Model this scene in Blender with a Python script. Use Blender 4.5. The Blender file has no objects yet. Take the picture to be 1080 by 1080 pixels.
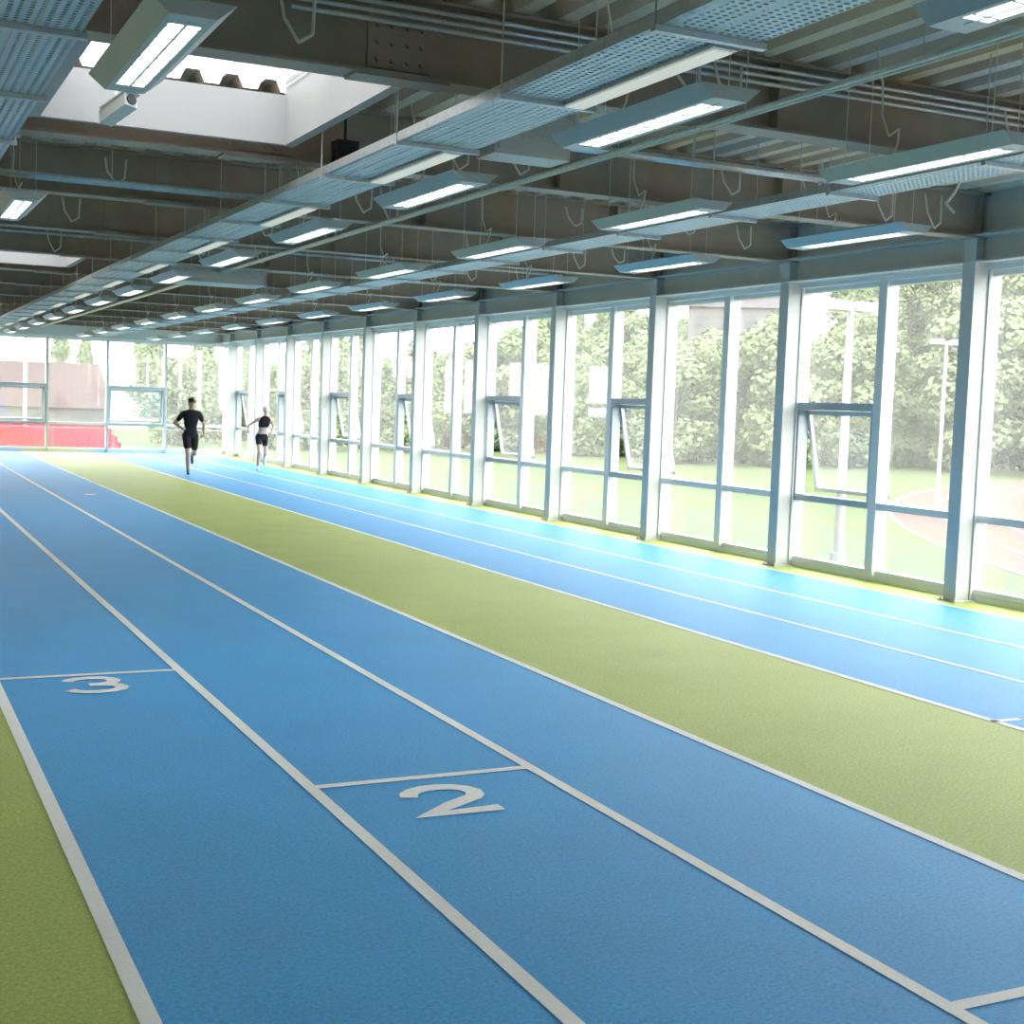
import bpy, math, random
import numpy as np
from mathutils import Vector, Matrix
random.seed(7)
D=bpy.data
scene=bpy.context.scene
COL=scene.collection

# ------------------------------------------------------------------ materials
def mat(name,col,rough=0.6,metal=0.0,nscale=None,namt=0.0,bump=0.0,bscale=None,spec=0.5,col2=None,detail=3):
    m=D.materials.new(name); m.use_nodes=True
    nt=m.node_tree; b=nt.nodes['Principled BSDF']
    b.inputs['Base Color'].default_value=(*col,1)
    b.inputs['Roughness'].default_value=rough
    b.inputs['Metallic'].default_value=metal
    b.inputs['Specular IOR Level'].default_value=spec
    tc=nt.nodes.new('ShaderNodeTexCoord')
    if nscale:
        n=nt.nodes.new('ShaderNodeTexNoise'); n.inputs['Scale'].default_value=nscale; n.inputs['Detail'].default_value=detail
        nt.links.new(tc.outputs['Object'],n.inputs['Vector'])
        r=nt.nodes.new('ShaderNodeValToRGB')
        r.color_ramp.elements[0].position=0.3; r.color_ramp.elements[1].position=0.7
        c2=col2 or tuple(min(1,c*(1+namt)) for c in col)
        c1=tuple(c*(1-namt) for c in col)
        r.color_ramp.elements[0].color=(*c1,1); r.color_ramp.elements[1].color=(*c2,1)
        nt.links.new(n.outputs['Fac'],r.inputs['Fac']); nt.links.new(r.outputs['Color'],b.inputs['Base Color'])
    if bump:
        n2=nt.nodes.new('ShaderNodeTexNoise'); n2.inputs['Scale'].default_value=bscale or 100; n2.inputs['Detail'].default_value=2
        nt.links.new(tc.outputs['Object'],n2.inputs['Vector'])
        bp=nt.nodes.new('ShaderNodeBump'); bp.inputs['Strength'].default_value=bump; bp.inputs['Distance'].default_value=0.01
        nt.links.new(n2.outputs['Fac'],bp.inputs['Height']); nt.links.new(bp.outputs['Normal'],b.inputs['Normal'])
    return m

def track_mat(name,col,rough=0.55,dark=0.60,light=1.34,big=.05,spec=.34):
    """rubber granulate: fine speckle times very soft mottling"""
    m=D.materials.new(name); m.use_nodes=True; nt=m.node_tree; b=nt.nodes['Principled BSDF']
    b.inputs['Roughness'].default_value=rough; b.inputs['Specular IOR Level'].default_value=spec
    tc=nt.nodes.new('ShaderNodeTexCoord')
    def ramp(scale,detail,lo,hi,p0=.3,p1=.7,rgh=.5):
        n=nt.nodes.new('ShaderNodeTexNoise'); n.inputs['Scale'].default_value=scale; n.inputs['Detail'].default_value=detail
        n.inputs['Roughness'].default_value=rgh
        nt.links.new(tc.outputs['Object'],n.inputs['Vector'])
        r=nt.nodes.new('ShaderNodeMapRange'); r.inputs['From Min'].default_value=p0; r.inputs['From Max'].default_value=p1
        r.inputs['To Min'].default_value=lo; r.inputs['To Max'].default_value=hi
        nt.links.new(n.outputs['Fac'],r.inputs['Value']); return r.outputs['Result'],n.outputs['Fac']
    a,fa=ramp(60,4,dark,light,p0=.28,p1=.72,rgh=.8); c,_=ramp(1.3,3,1-big,1+big)
    mu=nt.nodes.new('ShaderNodeMath'); mu.operation='MULTIPLY'
    nt.links.new(a,mu.inputs[0]); nt.links.new(c,mu.inputs[1])
    vm=nt.nodes.new('ShaderNodeVectorMath'); vm.operation='SCALE'; vm.inputs[0].default_value=col
    nt.links.new(mu.outputs[0],vm.inputs['Scale']); nt.links.new(vm.outputs[0],b.inputs['Base Color'])
    bp=nt.nodes.new('ShaderNodeBump'); bp.inputs['Strength'].default_value=0.3; bp.inputs['Distance'].default_value=0.005
    nt.links.new(fa,bp.inputs['Height']); nt.links.new(bp.outputs['Normal'],b.inputs['Normal'])
    return m

def emit(name,col,s):
    m=D.materials.new(name); m.use_nodes=True; nt=m.node_tree; b=nt.nodes['Principled BSDF']
    b.inputs['Base Color'].default_value=(*col,1); b.inputs['Emission Color'].default_value=(*col,1); b.inputs['Emission Strength'].default_value=s
    return m

def glass_mat(name,tint=(0.96,0.98,0.98),refl=0.06,haze=0.0):
    m=D.materials.new(name); m.use_nodes=True; nt=m.node_tree
    for n in list(nt.nodes): nt.nodes.remove(n)
    o=nt.nodes.new('ShaderNodeOutputMaterial'); t=nt.nodes.new('ShaderNodeBsdfTransparent'); t.inputs[0].default_value=(*tint,1)
    g=nt.nodes.new('ShaderNodeBsdfGlossy'); g.inputs['Roughness'].default_value=0.03
    mx=nt.nodes.new('ShaderNodeMixShader'); mx.inputs[0].default_value=refl
    nt.links.new(t.outputs[0],mx.inputs[1]); nt.links.new(g.outputs[0],mx.inputs[2])
    out=mx
    if haze>0:
        tr=nt.nodes.new('ShaderNodeBsdfTranslucent'); tr.inputs[0].default_value=(1,1,1,1)
        m2=nt.nodes.new('ShaderNodeMixShader'); m2.inputs[0].default_value=haze
        nt.links.new(mx.outputs[0],m2.inputs[1]); nt.links.new(tr.outputs[0],m2.inputs[2]); out=m2
    nt.links.new(out.outputs[0],o.inputs[0]); return m

def perf_mat(name,col,pitch=0.045,rad=0.27):
    m=mat(name,col,0.4,0.2); nt=m.node_tree; b=nt.nodes['Principled BSDF']; out=[n for n in nt.nodes if n.type=='OUTPUT_MATERIAL'][0]
    tc=[n for n in nt.nodes if n.type=='TEX_COORD'][0]; sp=nt.nodes.new('ShaderNodeSeparateXYZ'); nt.links.new(tc.outputs['Object'],sp.inputs[0])
    def M(op,a,bv=None):
        n=nt.nodes.new('ShaderNodeMath'); n.operation=op
        if isinstance(a,(int,float)): n.inputs[0].default_value=a
        else: nt.links.new(a,n.inputs[0])
        if bv is not None:
            if isinstance(bv,(int,float)): n.inputs[1].default_value=bv
            else: nt.links.new(bv,n.inputs[1])
        return n.outputs[0]
    def cell(s):
        f=M('FRACT',M('MULTIPLY',s,1/pitch)); d=M('SUBTRACT',f,0.5); return M('MULTIPLY',d,d)
    r=M('ADD',cell(sp.outputs['X']),cell(sp.outputs['Y'])); h=M('LESS_THAN',r,rad*rad)
    t=nt.nodes.new('ShaderNodeBsdfTransparent'); mx=nt.nodes.new('ShaderNodeMixShader')
    nt.links.new(h,mx.inputs[0]); nt.links.new(b.outputs[0],mx.inputs[1]); nt.links.new(t.outputs[0],mx.inputs[2]); nt.links.new(mx.outputs[0],out.inputs[0])
    return m

BLUE=track_mat('blue_track_rubber',(0.040,0.375,0.80))
GREEN=track_mat('green_track_rubber',(0.42,0.51,0.095))
LINE=track_mat('white_line_paint',(0.96,0.96,0.94),dark=.9,light=1.04)
STEEL=mat('beam_brown_paint',(0.335,0.265,0.205),0.55,nscale=3,namt=0.08)
BOLT=mat('bolt_steel',(0.35,0.30,0.25),0.4,0.6)
DECK=mat('corrugated_deck_metal',(0.70,0.59,0.48),0.5,0.0,nscale=2,namt=0.06)
ALU=mat('window_frame_aluminium',(0.76,0.77,0.75),0.4,0.1)
GREYB=mat('column_grey_paint',(0.58,0.59,0.56),0.45,0.0)
DARKF=mat('casement_frame_grey',(0.42,0.46,0.48),0.4,0.1)
GLASS=glass_mat('window_glass',haze=0.035)
POLY=glass_mat('rooflight_polycarbonate',(0.28,0.29,0.30),0.05,0.15)
WHITE=mat('white_paint',(0.78,0.80,0.80),0.5)
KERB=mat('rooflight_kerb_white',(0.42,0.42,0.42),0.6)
PLAST=mat('plaster_wall',(0.78,0.78,0.76),0.8,nscale=6,namt=0.04)
GALV=mat('galvanised_steel',(0.55,0.58,0.58),0.35,0.5,nscale=20,namt=0.1)
PERF=perf_mat('perforated_tray_steel',(0.50,0.62,0.70))
LUMB=mat('luminaire_housing',(0.44,0.49,0.50),0.4,0.1)
LAMP=emit('lamp_tube_glow',(1.0,0.97,0.92),2.4)
TRAYLIT=emit('tray_lit_strip_glow',(1.0,0.90,0.78),0.15)  # faint emission imitating luminaire light that falls on the tray, not a lamp
CABLE=mat('cable_white',(0.7,0.66,0.58),0.6)
BLACK=mat('black_plastic',(0.02,0.02,0.022),0.5)
GBOX=mat('grey_box_enamel',(0.52,0.51,0.47),0.5)

# ------------------------------------------------------------------ mesh builder
class MB:
    def __init__(s): s.v=[]; s.f=[]; s.m=[]
    def quad(s,a,b,c,d,m=0):
        i=len(s.v); s.v+= [tuple(a),tuple(b),tuple(c),tuple(d)]; s.f.append((i,i+1,i+2,i+3)); s.m.append(m)
    def poly(s,pts,m=0):
        i=len(s.v); s.v+=[tuple(p) for p in pts]; s.f.append(tuple(range(i,i+len(pts)))); s.m.append(m)
    def box(s,x0,x1,y0,y1,z0,z1,m=0,M=None):
        i=len(s.v)
        P=[(x0,y0,z0),(x1,y0,z0),(x1,y1,z0),(x0,y1,z0),(x0,y0,z1),(x1,y0,z1),(x1,y1,z1),(x0,y1,z1)]
        if M is not None: P=[tuple(M@Vector(p)) for p in P]
        s.v+=P
        for f in [(0,3,2,1),(4,5,6,7),(0,1,5,4),(1,2,6,5),(2,3,7,6),(3,0,4,7)]:
            s.f.append(tuple(i+k for k in f)); s.m.append(m)
    def tube(s,p,q,r,m=0,n=8,r2=None):
        p=Vector(p);q=Vector(q);r2=r if r2 is None else r2
        d=(q-p).normalized(); a=d.orthogonal().normalized(); b=d.cross(a); i=len(s.v)
        for c,rr in ((p,r),(q,r2)):
            for k in range(n):
                t=2*math.pi*k/n; s.v.append(tuple(c+rr*(math.cos(t)*a+math.sin(t)*b)))
        for k in range(n):
            k2=(k+1)%n; s.f.append((i+k,i+k2,i+n+k2,i+n+k)); s.m.append(m)
        s.f.append(tuple(i+k for k in reversed(range(n)))); s.m.append(m)
        s.f.append(tuple(i+n+k for k in range(n))); s.m.append(m)
    def path(s,pts,r,m=0,n=6):
        for a,b in zip(pts[:-1],pts[1:]): s.tube(a,b,r,m,n)
    def prof_x(s,prof,x0,x1,m=0):
        n=len(prof); i=len(s.v)
        s.v+=[(x0,y,z) for y,z in prof]+[(x1,y,z) for y,z in prof]
        for k in range(n):
            k2=(k+1)%n; s.f.append((i+k,i+k2,i+n+k2,i+n+k)); s.m.append(m)
        s.f.append(tuple(i+k for k in range(n))); s.m.append(m); s.f.append(tuple(i+n+k for k in reversed(range(n)))); s.m.append(m)
    def obj(s,name,mats,smooth=False,loc=None,parent=None):
        me=D.meshes.new(name); me.from_pydata(s.v,[],s.f); 
        for mm in mats: me.materials.append(mm)
        me.polygons.foreach_set('material_index',s.m)
        if smooth: me.polygons.foreach_set('use_smooth',[True]*len(s.f))
        me.update()
        o=D.objects.new(name,me); COL.objects.link(o)
        if loc: o.location=loc
        if parent: o.parent=parent
        return o
def inst(o,name,loc,rz=0,sc=1):
    c=D.objects.new(name,o.data); COL.objects.link(c); c.location=loc; c.rotation_euler=(0,0,rz)
    c.scale=(sc,sc,sc) if isinstance(sc,(int,float)) else sc
    return c

# ------------------------------------------------------------------ layout (metres)
XL,XG=-4.0,10.85
YB,YE=-4.85,43.97
BAY=3.15; Y0=10.9
LA,LB,LC,LD,LE,LF,LG,LH=.805,2.02,3.235,4.46,6.61,7.82,9.02,10.24
COLY=[Y0+BAY*k for k in range(-5,11)]
ZT=3.52
ZROD=4.30

# floor
b=MB()
for x0,x1,m in [(XL,LA,1),(LA,LD,0),(LD,LE,1),(LE,LH,0),(LH,XG+.1,1)]:
    b.quad((x0,YB,0),(x1,YB,0),(x1,YE+.1,0),(x0,YE+.1,0),m)
for q in [((XL,YB),(XG+.1,YB)),((XG+.1,YB),(XG+.1,YE+.1)),((XG+.1,YE+.1),(XL,YE+.1)),((XL,YE+.1),(XL,YB))]:
    (ax,ay),(bx,by)=q; b.quad((ax,ay,-.4),(bx,by,-.4),(bx,by,0),(ax,ay,0),2)
b.obj('floor',[BLUE,GREEN,PLAST])

# painted lines
b=MB(); zl=.003
def strip(x0,x1,y0,y1): b.quad((x0,y0,zl),(x1,y0,zl),(x1,y1,zl),(x0,y1,zl))
w=.032
for x in (LA,LB,LC,LD,LE): strip(x-w,x+w,YB,YE-1.2)
for x in (LF,LG): strip(x-.025,x+.025,YB,YE-1.2)
strip(LH-.02,LH+.02,YB,YE-1.2)
strip(LB+w,LC-w,6.32,6.38); strip(LA+w,LB-w,9.40,9.46); strip(LC+w,LD-w,3.21,3.27)
strip(LE-.04,LE+.22,6.36,6.41); strip(LC+.55,LC+.75,25.9,26.1)
b.obj('lane_line_markings',[LINE])

def digit(name,pts,cx,cy,sx,sy,t=.042,z=.004):
    d=MB(); P=[Vector((cx+x*sx,cy+y*sy,0)) for x,y in pts]
    L=[];R=[]
    for i,p in enumerate(P):
        a=P[max(0,i-1)]; c=P[min(len(P)-1,i+1)]
        d1=(p-a).normalized() if i>0 else (c-p).normalized(); d2=(c-p).normalized() if i<len(P)-1 else d1
        n1=Vector((-d1.y,d1.x,0)); n2=Vector((-d2.y,d2.x,0)); nn=(n1+n2).normalized(); k=t/max(.45,nn.dot(n1))
        L.append(p+nn*k); R.append(p-nn*k)
    for i in range(len(P)-1):
        d.quad((*R[i][:2],z),(*R[i+1][:2],z),(*L[i+1][:2],z),(*L[i][:2],z))
    return d.obj(name,[LINE])
two=[(.40*math.cos(math.radians(t)),.20+.30*math.sin(math.radians(t))) for t in (180,155,130,105,80,55,30,5,-20,-40)]+[(-.05,-.20),(-.40,-.46),(.45,-.46)]
three=[(.38*math.cos(math.radians(t)),.245+.25*math.sin(math.radians(t))) for t in (170,145,120,90,60,30,0,-30,-60)]+[(-.06,.0)]
three2=[(-.06,.0)]+[(.42*math.cos(math.radians(t)),-.245+.25*math.sin(math.radians(t))) for t in (60,30,0,-30,-60,-90,-120,-145,-170)]
digit('lane_number_two',two,2.59,5.94,.43,.43,.045)
o1=digit('lane_number_three',three,1.39,9.08,.40,.46,.042); o2=digit('lower_bowl',three2,1.39,9.08,.40,.46,.042,z=.0052); o2.parent=o1

# ------------------------------------------------------------------ solid walls
b=MB(); b.box(XL-.2,XL,YB,YE,-.4,4.5); b.obj('wall_left',[PLAST])
b=MB(); b.box(XL-.2,XG+.1,YB-.2,YB,-.4,4.5); b.obj('wall_back',[PLAST])
b=MB(); b.box(XL,XL+.02,YB,YE,0,.12); b.obj('baseboard_left',[GBOX])

b=MB()
b.box(XG-.08,XG+.1,YB,YE,0,.07,1)
b.box(XG-.14,XG+.12,YB,YE+.12,ZT,ZT+.05,1)
b.box(XG-.2,XG+.12,YB,YE+.12,ZT+.05,4.5,0)
b.box(XG-.36,XG-.2,YB,YE,ZT+.06,ZT+.08,0); b.box(XG-.36,XG-.2,YB,YE,3.85,3.87,0); b.box(XG-.215,XG-.2,YB,YE,ZT+.08,3.85,0)
b.obj('wall_right',[GREYB,ALU])
b=MB()
b.box(XL,XG-.08,YE-.06,YE+.1,0,.07,1)
b.box(XL,XG-.14,YE-.14,YE+.12,ZT,ZT+.05,1)
b.box(XL,XG-.2,YE-.12,YE+.12,ZT+.05,4.5,0)
b.obj('wall_end',[GREYB,ALU])

def sub_window(b,u0,u1,opener,P,fr=.07,dp=.11):
    def bx(u0,u1,n0,n1,z0,z1,m):
        pts=[P(u,n,z) for u,n,z in [(u0,n0,z0),(u1,n0,z0),(u1,n1,z0),(u0,n1,z0),(u0,n0,z1),(u1,n0,z1),(u1,n1,z1),(u0,n1,z1)]]
        i=len(b.v); b.v+=pts
        for f in [(0,3,2,1),(4,5,6,7),(0,1,5,4),(1,2,6,5),(2,3,7,6),(3,0,4,7)]:
            b.f.append(tuple(i+k for k in f)); b.m.append(m)
    bx(u0,u0+fr,-dp,.06,.07,ZT,0); bx(u1-fr,u1,-dp,.06,.07,ZT,0)
    bx(u0+fr,u1-fr,-.06,.06,.07,.13,0); bx(u0+fr,u1-fr,-.06,.06,ZT-.06,ZT,0)
    bx(u0+fr,u1-fr,-dp+.01,.06,.85,.93,2 if opener else 0)
    bx(u0+fr,u1-fr,-.005,.005,.13,.85,1)
    if opener:
        bx(u0+fr,u1-fr,-dp,.06,2.0,2.09,2)
        bx(u0+fr,u0+fr+.04,-dp+.01,.05,.93,2.0,2); bx(u1-fr-.04,u1-fr,-dp+.01,.05,.93,2.0,2)
        bx(u0+fr,u1-fr,-.005,.005,2.09,ZT-.06,1)
        a=math.radians(11); a0,a1=u0+fr+.045,u1-fr-.045; z1=1.99; Lz=1.04
        def Q(u,n,s):
            return P(u,.03+n*math.cos(a)+s*math.sin(a),z1-s*math.cos(a)+n*math.sin(a))
        def qb(u0,u1,n0,n1,s0,s1,m):
            pts=[Q(u,n,s) for u,n,s in [(u0,n0,s0),(u1,n0,s0),(u1,n1,s0),(u0,n1,s0),(u0,n0,s1),(u1,n0,s1),(u1,n1,s1),(u0,n1,s1)]]
            i=len(b.v); b.v+=pts
            for f in [(0,1,2,3),(4,7,6,5),(0,4,5,1),(1,5,6,2),(2,6,7,3),(3,7,4,0)]:
                b.f.append(tuple(i+k for k in f)); b.m.append(m)
        qb(a0,a0+.05,-.02,.03,0,Lz,2); qb(a1-.05,a1,-.02,.03,0,Lz,2); qb(a0,a1,-.02,.03,0,.05,2); qb(a0,a1,-.02,.03,Lz-.05,Lz,2)
        qb(a0+.05,a1-.05,0,.006,.05,Lz-.05,1)
    else:
        bx(u0+fr,u1-fr,-.005,.005,.93,ZT-.06,1)
PR=lambda u,n,z:(XG+n,u,z)
PE=lambda u,n,z:(u,YE+n,z)
wn=0
ys=[Y0+BAY*k/2 for k in range(-10,22)]
sub=[(ys[i],ys[i+1],((i-10)%3)==1) for i in range(len(ys)-1)]
for i in range(0,len(sub),2):
    wn+=1; b=MB()
    for u0,u1,op in sub[i:i+2]: sub_window(b,u0,u1,op,PR)
    b.obj('window_%d'%wn,[ALU,GLASS,DARKF])
xs=[7.05+1.8*k for k in range(-6,3)]; xs[-1]=XG-.08
for i in range(len(xs)-1):
    wn+=1; b=MB(); sub_window(b,xs[i],xs[i+1],(i%2)==0,PE,fr=.04); b.obj('window_%d'%wn,[ALU,GLASS,DARKF])

# columns (H sections)
b=MB()
b.box(-.28,-.26,-.09,.09,0,3.87); b.box(-.07,-.05,-.09,.09,0,3.87); b.box(-.26,-.07,-.07,.07,0,3.87)
b.box(-.32,-.04,-.13,.13,0,.015)
for s in (-.1,.1): b.tube((-.30,s,.015),(-.30,s,.04),.012,0,6)
c0=b.obj('steel_column',[GREYB],loc=(XG-.06,COLY[0],0))
for y in COLY[1:]: inst(c0,'steel_column',(XG-.06,y,0))
b=MB()
for x in xs[:-1]: b.box(x-.035,x+.035,YE-.12,YE-.06,0,ZT)
b.obj('trim_1',[GREYB])

# ------------------------------------------------------------------ roof beams
ZB,ZU=3.83,4.30
def beam_prof(yc,zb,zu,fw=.11,ft=.02,wt=.008):
    return [(yc-fw,zb),(yc+fw,zb),(yc+fw,zb+ft),(yc+wt,zb+ft),(yc+wt,zu-ft),(yc+fw,zu-ft),(yc+fw,zu),(yc-fw,zu),(yc-fw,zu-ft),(yc-wt,zu-ft),(yc-wt,zb+ft),(yc-fw,zb+ft)]
b=MB(); b.prof_x(beam_prof(0,ZB,ZU),XL,XG-.2)
for x in (-1.5,1.0,5.6,8.0,10.55):
    b.box(x-.006,x+.006,-.10,.10,ZB+.02,ZU-.02)
for x in (2.9,):
    b.box(x-.2,x+.2,-.022,.022,ZB+.05,ZU-.05)
    b.box(x-.3,x+.3,-.1,.1,ZB-.014,ZB)
    for dx in (-.14,-.05,.05,.14):
        for dz in (.1,.2,.3,.38): b.tube((x+dx,-.04,ZB+dz),(x+dx,.04,ZB+dz),.014,1,6)
bm0=b.obj('roof_beam',[STEEL,BOLT],loc=(0,COLY[0],0))
for y in COLY[1:]: inst(bm0,'roof_beam',(0,y,0))
SKY=[(Y0-BAY+.3,Y0-.3),(Y0+3*BAY+.3,Y0+4*BAY-.3),(Y0+7*BAY+.3,Y0+8*BAY-.3)]
SX0,SX1=1.15,3.08
b=MB()
for (a,c) in SKY:
    for x in (SX0-.12,SX1+.12):
        b.box(x-.05,x+.05,a-.15,c+.15,4.02,4.04); b.box(x-.05,x+.05,a-.15,c+.15,4.28,4.30); b.box(x-.006,x+.006,a-.15,c+.15,4.04,4.28)
b.obj('rooflight_trimmer_steel',[STEEL])

def corr(b,x0,x1,y0,y1,zo=0,m=0):
    p=.30; pts=[]; x=math.floor(x0/p)*p
    while x<x1+p:
        pts+=[(x,4.31+zo),(x+.11,4.31+zo),(x+.15,4.40+zo),(x+.26,4.40+zo)]; x+=p
    pts=[(min(max(px,x0),x1),pz) for px,pz in pts]
    for (ax,az),(bx,bz) in zip(pts[:-1],pts[1:]):
        if bx-ax<1e-5: continue
        b.quad((ax,y0,az),(ax,y1,az),(bx,y1,bz),(bx,y0,bz),m)
b=MB(); ycur=YB
for a,c in SKY:
    corr(b,XL,XG-.1,ycur,a); corr(b,XL,SX0,a,c); corr(b,SX1,XG-.1,a,c); ycur=c
corr(b,XL,XG-.1,ycur,YE)
b.obj('ceiling',[DECK])
for a,c in SKY:
    b=MB(); t=.05; z0,z1=3.90,4.28
    b.box(SX0,SX0+t,a,c,z0,z1+.16); b.box(SX1-t,SX1,a,c,z0,z1+.16); b.box(SX0+t,SX1-t,a,a+t,z0,z1); b.box(SX0+t,SX1-t,c-t,c,z0,z1)
    b.box(SX0-.03,SX0,a-.03,c+.03,z0-.0,z0+.03); b.box(SX1,SX1+.03,a-.03,c+.03,z0,z0+.03)
    corr(b,SX0+t,SX1-t,a,c,.03,1)
    b.box(SX0+t,SX1-t,(a+c)/2-.03,(a+c)/2+.03,4.27,4.33,0)
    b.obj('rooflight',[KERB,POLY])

# ------------------------------------------------------------------ cable trays
def tray(x0,x1,z,ya,yb,strips,name='cable_tray'):
    b=MB()
    b.quad((x0,ya,z),(x1,ya,z),(x1,yb,z),(x0,yb,z),0)
    for x in (x0,x1): b.box(x-.004,x+.004,ya,yb,z,z+.06,1)
    y=Y0-4*BAY+.6
    while y<yb:
        if y>ya:
            b.box(x0-.03,x1+.03,y-.02,y+.02,z-.03,z-.002,1)
            for x in (x0-.02,x1+.02): b.tube((x,y,z-.02),(x,y,ZROD),.005,1,5)
        y+=BAY/2
    for k in (.25,.45,.62): b.tube((x0+(x1-x0)*k,ya,z+.02),(x0+(x1-x0)*k,yb,z+.02),.012,3,5)
    if strips:
        y=6.05-3*BAY
        while y<yb-1:
            xs_=x1-.11
            b.box(xs_-.07,xs_+.07,y-.75,y+.75,z-.02,z-.004,1); b.box(xs_-.055,xs_+.055,y-.72,y+.72,z-.028,z-.02,2)  # glowing strip painted in for light caught by the tray underside
            y+=BAY
    return b.obj(name,[PERF,GALV,TRAYLIT,CABLE])
tray(.45,.95,3.60,YB+.1,YE-.3,False); tray(3.15,3.68,3.60,YB+.1,YE-.3,True); tray(6.63,7.05,3.62,YB+.1,YE-.3,False)

# ------------------------------------------------------------------ luminaires
b=MB(); L=.82; W=.185
b.quad((-W,-L,.07),(-W,L,.07),(-.10,L,0),(-.10,-L,0),0)
b.quad((W,-L,.07),(.10,-L,0),(.10,L,0),(W,L,.07),0)
b.quad((-W,-L,.07),(W,-L,.07),(W,L,.07),(-W,L,.07),0)
b.quad((-.10,-L,0),(-.10,L,0),(-.07,L,.0),(-.07,-L,.0),0); b.quad((.07,-L,0),(.07,L,0),(.10,L,0),(.10,-L,0),0)
for s in (-1,1):
    b.poly([(-W,s*L,.07),(-.10,s*L,0),(.10,s*L,0),(W,s*L,.07)],0)
b.box(-.07,.07,-L+.16,L-.16,.004,.012,1)
for yy in (-L,L-.16): b.box(-.07,.07,yy,yy+.16,0,.012,0)
for k in range(-3,4): b.box(-.069,.069,k*.2-.006,k*.2+.006,-.002,.006,0)
b.box(-.006,.006,-L+.1,L-.1,-.003,.005,0)
b.box(-.05,.05,-L+.2,L-.2,.07,.11,0)
for x,y in ((-.1,-.65),(.1,-.65),(-.1,.65),(.1,.65)): b.tube((x,y,.07),(x,y,.80),.003,2,4)
pts=[(0,.3,.11),(.05,.32,.2),(.09,.36,.3),(.06,.42,.26),(.02,.45,.4),(.03,.47,.6),(.0,.5,.80)]
b.path(pts,.007,2,5)
ZL=3.50
l0=None
for x in (-2.9,-1.2,1.27,3.97,6.0,8.05):  # negative-x rows are unseen, added to brighten the foreground
    for k in range(-3,12):
        y=6.65+BAY*k
        if y>YE-1: continue
        if 0<x<2 and k%2==1: continue
        if x<0 and y>20: continue
        if l0 is None: l0=b.obj('linear_luminaire',[LUMB,LAMP,CABLE],loc=(x,y,ZL))
        else: inst(l0,'linear_luminaire',(x,y,ZL))

# ------------------------------------------------------------------ services
b=MB()
for i,(dy,z) in enumerate(((-.14,4.22),(-.14,4.17),(-.14,4.12))):
    b.tube((2.2,Y0-BAY+dy,z),(10.4,Y0-BAY+dy,z),.014,0)
b.tube((4.6,9.75,4.0),(8.4,9.75,4.0),.035,0)
b.tube((-1,12.95,3.83),(4.05,12.95,3.83),.025,0); b.tube((-1,13.1,3.83),(4.05,13.1,3.83),.02,0)
for k in range(3,10):
    y=Y0+BAY*k-.16
    b.tube((0,y,4.1),(10.4,y,4.1),.02,0)
b.tube((9.3,YB,4.2),(9.3,YE,4.2),.03,0); b.tube((9.45,YB,4.22),(9.45,YE,4.22),.018,0)
b.tube((5.0,YB,3.80),(5.0,YE,3.80),.02,0); b.tube((5.07,YB,3.80),(5.07,YE,3.80),.012,0)
y=YB+1
while y<YE-1:
    b.tube((5.0,y,3.80),(5.0,y,ZROD),.004,0,5); y+=BAY/2
rc=random.Random(11)
for y in COLY[:9]:
    for x in (2.3,4.6,5.2,7.4,8.3,8.9,9.8):
        j=rc.uniform(-.2,.2); s=rc.uniform(.6,1.35); x2=x+j
        b.path([(x2,y-.15,4.2),(x2+.02,y-.18,4.2-.15*s),(x2+.10,y-.2,4.2-.27*s),(x2+.18,y-.2,4.2-.22*s),(x2+.2,y-.17,4.2)],.010,1,6)
for x in (5.2,6.3,7.4): b.tube((x,9.75,4.0),(x,9.75,ZROD),.006,0,5)
for x in (0.2,2.1,3.9): b.tube((x,12.95,3.83),(x,12.95,ZROD),.006,0,5)
for x,y in ((8.1,8.6),(9.0,7.2),(7.3,6.0)):
    b.path([(x,y,ZROD),(x+.03,y,4.15),(x+.10,y,4.0),(x+.04,y+.05,3.8),(x-.05,y+.05,3.7),(x,y,3.62)],.013,1,6)
b.obj('ceiling_conduit',[GALV,CABLE])

b=MB()
b.box(-.3,.3,-.16,.16,-.14,.14,0); b.box(-.27,.27,-.175,-.16,-.11,.11,0); b.box(-.31,.31,-.17,.17,.14,.155,1)
b.box(-.2,-.05,-.18,-.172,-.04,.03,1); b.box(.05,.2,-.18,-.172,-.04,.03,1)
for x in (-.25,.25): b.tube((x,0,.15),(x,0,.46),.008,1,6)
b.tube((.3,0,0),(.42,0,0),.03,1); b.tube((.42,0,0),(.42,0,.46),.02,1)
b.obj('junction_box',[GBOX,GALV],loc=(4.35,9.0,3.84))
b=MB()
b.box(-.75,.75,-.4,.4,-.16,.16,0); b.box(-.7,.7,-.41,-.4,-.1,.1,1); 
for k in range(5): b.box(-.68,.68,-.42,-.41,-.08+k*.04,-.07+k*.04,0)
for x in (-.6,.6):
    for y in (-.3,.3): b.tube((x,y,.16),(x,y,.49),.008,1,5)
b.obj('ceiling_fan_coil_unit',[GBOX,GALV],loc=(5.0,21.3,3.8))
b=MB(); Mr=Matrix.Rotation(math.radians(-20),4,'X')@Matrix.Rotation(math.radians(25),4,'Z')
b.box(-.045,.045,-.16,.12,-.045,.04,0,Mr); b.box(-.055,.055,-.19,.10,.04,.05,0,Mr)
p,q=Mr@Vector((0,-.155,0)),Mr@Vector((0,-.172,0)); b.tube(p,q,.034,1,16)
b.tube((0,.02,.04),(0,.05,.2),.014,0); b.tube((0,.05,.2),(0,.05,.60),.018,0); b.tube((0,.05,.58),(0,.05,.60),.05,0,12)
b.obj('security_camera',[WHITE,BLACK],loc=(1.48,9.0,3.70))
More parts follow.
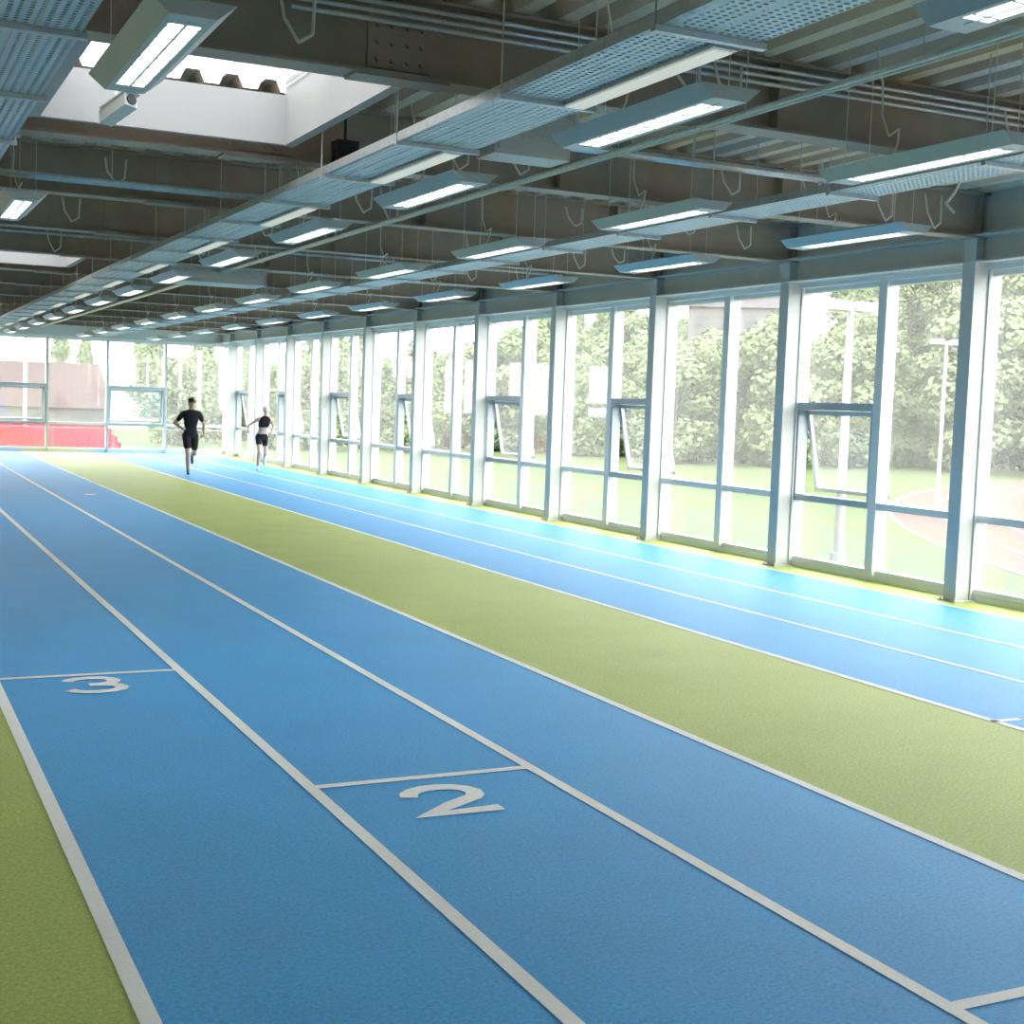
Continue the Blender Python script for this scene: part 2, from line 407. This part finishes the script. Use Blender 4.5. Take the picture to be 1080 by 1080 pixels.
b=MB(); b.box(-.09,.09,-.08,.08,-.13,.13,0); 
b.tube((0,-.08,-.04),(0,-.088,-.04),.06,1,20); b.tube((0,-.08,.07),(0,-.088,.07),.028,1,16)
b.box(-.11,-.09,-.02,.02,-.05,.05,1); b.box(.09,.11,-.02,.02,-.05,.05,1); b.tube((0,0,.13),(0,0,.42),.012,1)
b.obj('loudspeaker',[BLACK,BLACK],loc=(3.5,10.5,3.84))
b=MB(); b.tube((0,0,.03),(0,0,.05),.06,0,16); b.tube((0,0,0),(0,0,.03),.035,0,16,r2=.055)
sd=b.obj('smoke_detector',[WHITE],loc=(6.3,6.3,4.26))
inst(sd,'smoke_detector',(8.3,9.3,4.26)); inst(sd,'smoke_detector',(3.6,12.4,4.26))

# ------------------------------------------------------------------ outdoors
GRASS=mat('outdoor_grass',(0.066,0.088,0.038),0.95,nscale=.4,namt=.1,spec=.05)
RED=mat('outdoor_track_red',(0.118,0.066,0.055),0.95,nscale=2,namt=.05,spec=.05)
OWHITE=mat('outdoor_line_white',(0.2,0.2,0.2),.8)
b=MB(); b.quad((-150,-120,-.41),(260,-120,-.41),(260,300,-.41),(-150,300,-.41)); b.obj('outdoor_ground',[GRASS])
b=MB(); cx,cy=60,-5
def ann(r0,r1,z,m,a0=95,a1=265,n=60):
    for i in range(n):
        s,t=[math.radians(a0+(a1-a0)*j/n) for j in (i,i+1)]
        b.quad((cx+r1*math.cos(s),cy+r1*math.sin(s),z),(cx+r1*math.cos(t),cy+r1*math.sin(t),z),(cx+r0*math.cos(t),cy+r0*math.sin(t),z),(cx+r0*math.cos(s),cy+r0*math.sin(s),z),m)
ann(38.5,48.3,-.40,0)
for k in range(9): ann(38.5+k*1.22,38.58+k*1.22,-.395,1)
b.obj('outdoor_running_track',[RED,OWHITE])

LEAF=mat('tree_foliage',(0.145,0.185,0.095),0.9,nscale=1.2,namt=.2,spec=.1)
BARK=mat('tree_bark',(0.12,0.11,0.09),0.9)
def tree_mesh(name,seed,H=8,R=2.6,n=7500,conic=False):
    rd=random.Random(seed); b=MB()
    b.tube((0,0,-.5),(0,0,H*.45),.16,1,8,r2=.1); 
    cl=[]
    for i in range(36):
        h=rd.uniform(.10,.95); rr=R*(math.sin(math.pi*min(1,(h*.85+.05)))**.6 if not conic else (1.05-h))
        a=rd.uniform(0,6.28); d=rr*rd.uniform(.2,.75)
        c=Vector((d*math.cos(a),d*math.sin(a),h*H)); cl.append((c,rd.uniform(.28,.45)*R*(1.1-.35*h)))
        b.tube((0,0,max(.5,c.z*.45)),c,.05,1,5,r2=.02)
    for i in range(n):
        c,r=rd.choice(cl); u=Vector((rd.gauss(0,1),rd.gauss(0,1),rd.gauss(0,1))).normalized()
        p=c+u*r*rd.uniform(.7,1.05); s=rd.uniform(.09,.2)
        nn=(u+Vector((rd.uniform(-.8,.8),rd.uniform(-.8,.8),rd.uniform(-.5,.9)))).normalized(); a=nn.orthogonal().normalized(); c2=nn.cross(a)
        t=rd.uniform(0,6.28); a,c2=a*math.cos(t)+c2*math.sin(t),c2*math.cos(t)-a*math.sin(t)
        b.quad(p-a*s,p-c2*s*.7,p+a*s,p+c2*s*.7,0)
    return b
rd=random.Random(3)
tm=[tree_mesh('tree',s,conic=c) for s,c in ((1,False),(2,False),(3,True))]
protos=[None,None,None]
def place_tree(x,y,z,h,k):
    s=h/8; sc=(s*rd.uniform(1.0,1.35),)*2+(s,)
    if protos[k] is None:
        protos[k]=tm[k].obj('tree',[LEAF,BARK]); o=protos[k]; o.location=(x,y,z); o.scale=sc
    else: o=inst(protos[k],'tree',(x,y,z),rd.uniform(0,6),sc)
elev=[(-5,.02),(5,.026),(14,.04),(25,.055),(32,.062),(38,.083),(43,.105),(50,.115),(75,.12)]
def el(a):
    for (a0,e0),(a1,e1) in zip(elev[:-1],elev[1:]):
        if a<=a1: return e0+(e1-e0)*(a-a0)/(a1-a0)
    return .12
a=12.
while a<74:
    R=rd.uniform(60,72); h=2.3+el(a)*R*rd.uniform(.42,.92)
    x,y=R*math.sin(math.radians(a)),R*math.cos(math.radians(a))
    place_tree(x,y,-.4,max(4.0,h),rd.choice((0,1,1,2,0))); a+=rd.uniform(1.0,1.8)
b=MB(); NA,NR=60,14
def hz(a,R):
    t=min(1,max(0,(R-85)/75)); t=t*t*(3-2*t); return -.4+(el(a)*R*.72+1.5)*t*(1+.10*math.sin(a*.55)+.06*math.sin(a*1.3+1))
for i in range(NA):
    for j in range(NR):
        q=[]
        for di,dj in ((0,0),(1,0),(1,1),(0,1)):
            a=-5+80*(i+di)/NA; R=85+110*(j+dj)/NR; q.append((R*math.sin(math.radians(a)),R*math.cos(math.radians(a)),hz(a,R)))
        b.quad(*q)
b.obj('hill',[mat('hill_grass',(0.10,0.13,0.06),0.9,nscale=.1,namt=.25)],smooth=True)
for i in range(130):
    a=rd.uniform(0,73) if i<50 else rd.uniform(26,73); R=rd.uniform(95,165)
    place_tree(R*math.sin(math.radians(a)),R*math.cos(math.radians(a)),hz(a,R)-.3,rd.uniform(5,9)*(.6+el(a)*5),rd.choice((0,1,2)))
HW=mat('house_render_wall',(0.11,0.105,0.10),0.8,spec=.1); RF=mat('house_slate_roof',(0.07,0.065,0.068),0.8,spec=.1); WD=mat('house_window_dark',(0.03,0.035,0.04),0.3)
def house(name,x,y,z,w,d,h,rz,roofmat=RF):
    b=MB(); b.box(-w/2,w/2,-d/2,d/2,-2,h,0)
    r=h+d*.32
    b.poly([(-w/2-.3,-d/2-.3,h-.1),(w/2+.3,-d/2-.3,h-.1),(w/2+.3,0,r),(-w/2-.3,0,r)],1); b.poly([(-w/2-.3,d/2+.3,h-.1),(-w/2-.3,0,r),(w/2+.3,0,r),(w/2+.3,d/2+.3,h-.1)],1)
    for s in (-1,1): b.poly([(s*w/2,-d/2,h-.05),(s*w/2,d/2,h-.05),(s*w/2,0,r-.1)],0)
    n=max(2,int(w/2.2))
    for i in range(n):
        xx=-w/2+w*(i+.5)/n
        for zz in ([.9,h*.6] if h>4 else [h*.35]): b.box(xx-.45,xx+.45,-d/2-.03,-d/2,zz,zz+1.1,2)
    b.box(-w/4-.3,-w/4+.3,-.3,.3,r-.3,r+.7,0)
    o=b.obj(name,[HW,roofmat,WD],loc=(x,y,z)); o.rotation_euler=(0,0,rz); return o
a=35; R=128; house('hillside_house',R*math.sin(math.radians(a)),R*math.cos(math.radians(a)),hz(a,R)+1.5,9,7,5,-math.radians(a))
house('clubhouse',1.5,76,-1.3,20,7,2.4,0,mat('clubhouse_roof',(0.055,0.036,0.034),.9,spec=.05))
REDS=mat('red_seat_plastic',(0.22,0.004,0.010),0.6,spec=.1); CONC=mat('painted_red_step',(0.16,0.005,0.010),.85,spec=.1)
b=MB()
for r in range(4):
    z=-.4+.2*r; y=50+r*.8
    b.box(-6,8.8,y,y+.8,-.4,z+.02,1)
    for i in range(29):
        x=-5.9+i*.5; b.box(x,x+.44,y+.25,y+.6,z+.15,z+.2,0); b.box(x,x+.44,y+.58,y+.63,z+.15,z+.5,0); b.box(x+.18,x+.26,y+.4,y+.48,z+.02,z+.15,1)
b.obj('spectator_seating',[REDS,CONC])
OG=mat('outdoor_galvanised',(.12,.12,.12),.5)
b=MB()
for i in range(10): b.tube((-6+2*i,48.5,-.4),(-6+2*i,48.5,.62),.02,0)
for z in (.62,): b.tube((-6,48.5,z),(12,48.5,z),.02,0)
b.obj('outdoor_railing',[OG])
PW=mat('lamp_post_white',(0.25,0.26,0.26),.5)
def post(x,y,h,r,heads):
    b=MB(); b.tube((0,0,0),(0,0,h),r,0,12,r2=r*.65); b.tube((0,0,0),(0,0,.25),r*1.6,0,12)
    b.tube((-heads,0,h),(heads,0,h),r*.4,0,8)
    for s in (-1,1): b.box(s*heads-.16,s*heads+.16,-.12,.1,h-.06,h+.08,0)
    return b.obj('floodlight_post',[PW],loc=(x,y,-.41))
post(13.6,16.5,4.0,.08,.25); post(27.5,29.2,4.5,.06,.35); post(45,24,8,.1,.6); post(26,52,9,.1,.6); post(6.3,60,7,.09,.5)

# ------------------------------------------------------------------ people
def m_simple(n,c,r=.7): return mat(n,c,r)
SKIN=m_simple('skin',(0.50,0.29,0.20),.55); SKINW=m_simple('skin_fair',(0.62,0.40,0.31),.55)
CLB=mat('black_sportswear',(0.014,0.014,0.018),.75,spec=.2); SHOE=m_simple('shoe_dark',(0.05,0.09,0.14))
HAIRD=m_simple('hair_dark_brown',(0.03,0.02,0.014)); HAIRB=m_simple('hair_brown',(0.16,0.09,0.05)); CAPW=m_simple('cap_white',(.8,.8,.78)); EYEW=m_simple('eye_white',(.7,.7,.7),.2); IRIS=m_simple('iris',(.03,.02,.015),.2); LIP=m_simple('lips',(.45,.18,.15)); SHOEL=m_simple('shoe_light',(.6,.65,.7))

class Body:
    def __init__(s): s.mb=MB(); s.pr=[]
    def sphere(s,c,r,n=14,rot=None):
        c=Vector(c); r=Vector((r,r,r)) if isinstance(r,(int,float)) else Vector(r); i0=len(s.mb.v); R=rot or Matrix.Identity(3)
        m=n//2
        s.mb.v.append(tuple(c+R@Vector((0,0,r.z))))
        for j in range(1,m):
            t=math.pi*j/m
            for k in range(n):
                p=2*math.pi*k/n; s.mb.v.append(tuple(c+R@Vector((r.x*math.sin(t)*math.cos(p),r.y*math.sin(t)*math.sin(p),r.z*math.cos(t)))))
        s.mb.v.append(tuple(c+R@Vector((0,0,-r.z)))); last=len(s.mb.v)-1
        F=s.mb.f
        for k in range(n): F.append((i0,i0+1+k,i0+1+(k+1)%n)); s.mb.m.append(0)
        for j in range(m-2):
            for k in range(n):
                a=i0+1+j*n+k; c2=i0+1+j*n+(k+1)%n; F.append((a,a+n,c2+n,c2)); s.mb.m.append(0)
        for k in range(n): F.append((last,last-n+(k+1)%n,last-n+k)); s.mb.m.append(0)
    def ell(s,c,r,tag,rot=None):
        s.sphere(c,r,18,rot); s.pr.append(('e',Vector(c),Vector(r),rot or Matrix.Identity(3),tag))
    def cap(s,a,b,ra,rb,tag):
        a=Vector(a);b=Vector(b); s.sphere(a,ra); s.sphere(b,rb); s.mb.tube(a,b,ra,0,14,r2=rb); s.pr.append(('c',a,b,ra,rb,tag))
    def loft(s,rings,tagf):
        n=24; i0=len(s.mb.v)
        for (c,rx,ry) in rings:
            for k in range(n):
                t=2*math.pi*k/n; ct,st=math.cos(t),math.sin(t); e=.85
                s.mb.v.append((c[0]+rx*math.copysign(abs(ct)**e,ct),c[1]+ry*math.copysign(abs(st)**e,st),c[2]))
        for j in range(len(rings)-1):
            for k in range(n):
                k2=(k+1)%n; s.mb.f.append((i0+j*n+k,i0+j*n+k2,i0+(j+1)*n+k2,i0+(j+1)*n+k)); s.mb.m.append(0)
        s.mb.f.append(tuple(i0+k for k in reversed(range(n)))); s.mb.m.append(0)
        l=i0+(len(rings)-1)*n; s.mb.f.append(tuple(l+k for k in range(n))); s.mb.m.append(0)
        s.pr.append(('l',rings,tagf))
    def hand(s,wr,dirv,palm_n,side,sc=1.0,tag='skin'):
        d=Vector(dirv).normalized(); n=Vector(palm_n); n=(n-d*n.dot(d)).normalized(); l=d.cross(n)*side
        w=Vector(wr); c=w+d*.05*sc
        R=Matrix((l,d,n)).transposed()
        s.ell(c,(.040*sc,.052*sc,.017*sc),tag,R)
        for i,(o,Lf) in enumerate(((-.030,.062),(-.010,.076),(.010,.080),(.030,.072))):
            p0=c+d*.042*sc+l*o*sc; L1=Lf*sc
            p1=p0+d*L1*.42+n*L1*.22; p2=p1+d*L1*.12+n*L1*.36; p3=p2-d*L1*.12+n*L1*.22
            s.cap(p0,p1,.0095*sc,.0088*sc,tag); s.cap(p1,p2,.0088*sc,.008*sc,tag); s.cap(p2,p3,.008*sc,.007*sc,tag)
        t0=c-d*.02*sc+l*.034*sc; t1=t0+l*.024*sc+d*.03*sc+n*.012*sc; t2=t1+d*.026*sc+n*.018*sc-l*.004*sc
        s.cap(t0,t1,.013*sc,.011*sc,tag); s.cap(t1,t2,.011*sc,.009*sc,tag)
    def head(s,c,sc,yaw=0.,hair='short',pitch=0.):
        C=Vector(c); R=(Matrix.Rotation(yaw,3,'Z')@Matrix.Rotation(pitch,3,'X'))
        s.hc,s.hR,s.hs=C,R,sc
        def T(p): return C+R@(Vector(p)*sc)
        def e(p,r,tag): s.ell(T(p),Vector(r)*sc,tag,R)
        e((0,.012,.022),(.076,.094,.090),'skin')
        e((0,-.022,-.035),(.060,.068,.072),'skin')
        e((0,-.052,-.085),(.030,.028,.026),'skin')
        e((-.030,-.02,-.065),(.03,.05,.035),'skin'); e((.030,-.02,-.065),(.03,.05,.035),'skin')
        s.cap(T((0,-.084,.008)),T((0,-.106,-.030)),.008*sc,.0135*sc,'skin')
        e((0,-.078,.020),(.05,.015,.009),'skin')
        for q in (-1,1): e((q*.031,-.086,.022),(.016,.008,.0045),'hair')
        e((-.034,-.068,-.022),(.018,.018,.014),'skin'); e((.034,-.068,-.022),(.018,.018,.014),'skin')
        e((0,-.082,-.054),(.021,.009,.005),'lip'); e((0,-.081,-.062),(.018,.009,.005),'lip')
        for q in (-1,1): e((q*.077,.01,-.012),(.010,.019,.030),'skin')
        if hair=='short':
            e((0,.026,.042),(.085,.100,.088),'hair'); e((0,.062,-.01),(.074,.052,.072),'hair'); e((0,-.040,.088),(.058,.040,.028),'hair')
        else:
            e((0,.018,.040),(.086,.104,.084),'cap'); e((0,.062,-.012),(.076,.054,.074),'hair')
            e((0,-.115,.050),(.055,.05,.008),'cap')
            s.cap(T((0,.11,.02)),T((.01,.17,-.03)),.022*sc,.034*sc,'hair'); s.cap(T((.01,.17,-.03)),T((.03,.19,-.16)),.034*sc,.012*sc,'hair')
    def build(s,name,mats,tags,vox=.0065):
        me=D.meshes.new(name+'_tmp'); me.from_pydata(s.mb.v,[],s.mb.f); o=D.objects.new(name+'_tmp',me); COL.objects.link(o)
        r=o.modifiers.new('r','REMESH'); r.mode='VOXEL'; r.voxel_size=vox
        sm=o.modifiers.new('s','SMOOTH'); sm.iterations=3; sm.factor=.5
        bpy.context.view_layer.update(); dg=bpy.context.evaluated_depsgraph_get()
        nm=D.meshes.new_from_object(o.evaluated_get(dg)); D.objects.remove(o)
        nf=len(nm.polygons); P=np.zeros(nf*3); nm.polygons.foreach_get('center',P); P=P.reshape(-1,3)
        best=np.full(nf,9.); ti=np.zeros(nf,int); tid={t:i for i,t in enumerate(tags)}
        for pr in s.pr:
            if pr[0]=='c':
                a=np.array(pr[1]);bb=np.array(pr[2]); d=bb-a; L2=max(1e-9,d@d); t=np.clip(((P-a)@d)/L2,0,1)
                dist=np.linalg.norm(P-(a+t[:,None]*d),axis=1)-(pr[3]+(pr[4]-pr[3])*t); tg=np.full(nf,tid[pr[5]]); tn=pr[5]
            elif pr[0]=='e':
                q=(P-np.array(pr[1]))@np.array(pr[3]); q=q/np.array(pr[2]); dist=(np.linalg.norm(q,axis=1)-1)*min(pr[2]); tg=np.full(nf,tid[pr[4]]); tn=pr[4]
            else:
                rings,tf=pr[1],pr[2]; zs=[r_[0][2] for r_ in rings]; tn='loft'
                cx_=np.interp(P[:,2],zs,[r_[0][0] for r_ in rings]); cy_=np.interp(P[:,2],zs,[r_[0][1] for r_ in rings]); rx=np.interp(P[:,2],zs,[r_[1] for r_ in rings]); ry=np.interp(P[:,2],zs,[r_[2] for r_ in rings])
                dist=(np.sqrt(((P[:,0]-cx_)/rx)**2+((P[:,1]-cy_)/ry)**2)-1)*np.minimum(rx,ry)
                dist=dist+np.maximum(0,P[:,2]-zs[-1])+np.maximum(0,zs[0]-P[:,2])
                tg=np.array([tid[tf(z)] for z in P[:,2]])
            d_=np.abs(dist)-{'hair':.0055,'cap':.0075,'short':.009,'shirt':.006,'shoe':.004,'lip':.002}.get(tn,0.)
            mk=d_<best; best[mk]=d_[mk]; ti[mk]=tg[mk]
        for m_ in mats: nm.materials.append(m_)
        nm.polygons.foreach_set('material_index',ti.astype(np.int32)); nm.polygons.foreach_set('use_smooth',np.ones(nf,bool)); nm.name=name
        ob=D.objects.new(name,nm); COL.objects.link(ob)
        e=Body(); 
        for q in (-1,1):
            e.sphere(s.hc+s.hR@(Vector((q*.030,-.0755,.001))*s.hs),.0105*s.hs)
        k=len(e.mb.m); 
        for q in (-1,1):
            e.sphere(s.hc+s.hR@(Vector((q*.030,-.0815,.001))*s.hs),.0055*s.hs)
        e.mb.m=[0]*k+[1]*(len(e.mb.m)-k)
        e.mb.obj('eyes',[EYEW,IRIS],smooth=True,parent=ob)
        return ob

B=Body()
def tagm(z): return 'shirt' if z>1.00 else 'short'
B.loft([((0,.02,.86),.145,.11),((0,.01,.93),.168,.125),((0,0,1.02),.158,.115),((0,-.02,1.12),.142,.105),((0,-.045,1.25),.162,.118),((0,-.065,1.38),.188,.125),((0,-.08,1.46),.185,.105),((0,-.09,1.52),.12,.08),((0,-.095,1.555),.065,.06)],tagm)
B.cap((0,-.095,1.52),(0,-.12,1.62),.060,.055,'skin')
B.head((0,-.135,1.705),1.04)
for s_,el_,wr in ((-1,(-.36,.02,1.21),(-.27,-.24,1.13)),(1,(.34,.17,1.21),(.31,.00,1.01))):
    sh=Vector((s_*.185,-.07,1.455)); el_=Vector(el_); wr=Vector(wr); mid=sh.lerp(el_,.55)
    B.cap((s_*.12,-.075,1.47),sh,.065,.066,'shirt'); B.cap(sh,mid,.066,.058,'shirt'); B.cap(mid,el_,.045,.038,'skin')
    B.cap(el_,el_.lerp(wr,.35),.038,.040,'skin'); B.cap(el_.lerp(wr,.35),wr,.040,.025,'skin')
    B.hand(wr,wr-el_,(-s_,-.2,.2),s_,1.05)
def leg(B,hip,kn,an,toe,tg='short',hem=.62,r=(.095,.075,.056,.058,.036),sk='skin',shoe='shoe',loose=1.0):
    hip,kn,an,toe=map(Vector,(hip,kn,an,toe)); mid=hip.lerp(kn,hem)
    B.cap(hip,mid,r[0]*loose,r[1]*loose*1.08,tg); B.cap(hip.lerp(kn,.4),kn,r[1],r[2],sk)
    sh=kn-an; back=Vector((0,1,0)); ax=sh.normalized(); back=(back-ax*back.dot(ax)).normalized()
    ca=kn.lerp(an,.30)+back*.018; B.cap(kn,ca,r[2]*.95,r[3],sk); B.cap(ca,an,r[3],r[4],sk)
    f=(toe-an); fd=f.normalized(); heel=an-ax*.045-fd*.035
    B.cap(an-ax*.02,heel,.038,.036,shoe); ball=an.lerp(toe,.72)-ax*.012
    B.cap(heel,ball,.036,.041,shoe); B.cap(ball,toe,.041,.028,shoe); B.cap(an,ball,.036,.034,shoe)
leg(B,(-.095,0,.93),(-.075,-.15,.53),(-.045,.0,.105),(-.06,-.19,.035),loose=1.08)
leg(B,(.095,.01,.93),(.115,.06,.50),(.12,.46,.46),(.13,.50,.25),loose=1.08)
man=B.build('running_man',[SKIN,CLB,CLB,SHOE,HAIRD,LIP],['skin','shirt','short','shoe','hair','lip'])
man.location=(7.13,32.4,0.006); man.rotation_euler=(0,0,math.radians(-4))
B=Body()
def tagw(z): return 'top' if z>1.12 else ('skin' if z>.955 else 'short')
B.loft([((-.02,.02,.79),.135,.105),((-.015,.015,.86),.162,.118),((-.005,0,.95),.142,.102),((.01,-.02,1.04),.115,.088),((.02,-.045,1.14),.130,.10),((.035,-.07,1.24),.15,.118),((.05,-.08,1.33),.155,.095),((.055,-.088,1.385),.11,.07),((.058,-.092,1.42),.055,.052)],tagw)
B.ell((-.025,-.15,1.225),(.06,.05,.055),'top'); B.ell((.095,-.15,1.225),(.06,.05,.055),'top')
B.cap((.058,-.092,1.40),(.065,-.115,1.49),.048,.045,'skin')
B.head((.07,-.13,1.565),.98,yaw=math.radians(-10),hair='pony')
for s_,sh,el_,wr in ((-1,(-.11,-.085,1.335),(-.34,.0,1.17),(-.40,-.20,1.06)),(1,(.21,-.07,1.325),(.32,.16,1.14),(.25,.04,.97))):
    sh=Vector(sh); el_=Vector(el_); wr=Vector(wr)
    B.cap((.05+s_*.10,-.078,1.34),sh,.048,.05,'skin'); B.cap(sh,el_,.047,.033,'skin')
    B.cap(el_,el_.lerp(wr,.35),.033,.034,'skin'); B.cap(el_.lerp(wr,.35),wr,.034,.021,'skin')
    B.hand(wr,wr-el_,(-s_,-.2,.2),s_,.92)
rw=(.088,.07,.050,.052,.031)
leg(B,(-.095,0,.86),(-.09,-.17,.49),(-.10,.0,.10),(-.12,-.17,.035),hem=.4,r=rw)
leg(B,(.07,.01,.86),(.10,.02,.46),(.13,.37,.33),(.14,.42,.14),hem=.4,r=rw)
wom=B.build('running_woman',[SKINW,CLB,CLB,SHOEL,HAIRB,LIP,CAPW],['skin','top','short','shoe','hair','lip','cap'])
wom.location=(9.42,34.4,.006); wom.rotation_euler=(0,0,math.radians(-6))

# ------------------------------------------------------------------ light
wd=D.worlds.new('overcast_sky'); scene.world=wd; wd.use_nodes=True; nt=wd.node_tree
bg=nt.nodes['Background']; bg.inputs['Color'].default_value=(1,0.99,0.98,1); bg.inputs['Strength'].default_value=4.4
sl=D.lights.new('sun','SUN'); sl.energy=1.2; sl.angle=math.radians(15); sl.color=(1,.96,.88)
so=D.objects.new('sun',sl); COL.objects.link(so); so.rotation_euler=Vector((.55,.55,-.75)).to_track_quat('-Z','Y').to_euler()
so.location=(0,0,30)

# ------------------------------------------------------------------ camera
ex=Vector((2960,10,-1429)).normalized(); ey=Vector((-690,137,-1429)); ey=(ey-ex*ey.dot(ex)).normalized(); ez=ex.cross(ey)
R=Matrix((ex,ey,ez))
cam=D.cameras.new('camera'); cam.sensor_width=36; cam.lens=36*1429/1080; cam.clip_end=1000
cam.dof.use_dof=True; cam.dof.focus_distance=9.5; cam.dof.aperture_fstop=9
co=D.objects.new('camera',cam); COL.objects.link(co)
co.matrix_world=Matrix.Translation((0,0,1.93))@R.to_4x4()
scene.camera=co
scene.view_settings.view_transform='Standard'; scene.view_settings.look='None'; scene.view_settings.exposure=1.15; scene.view_settings.gamma=1.04
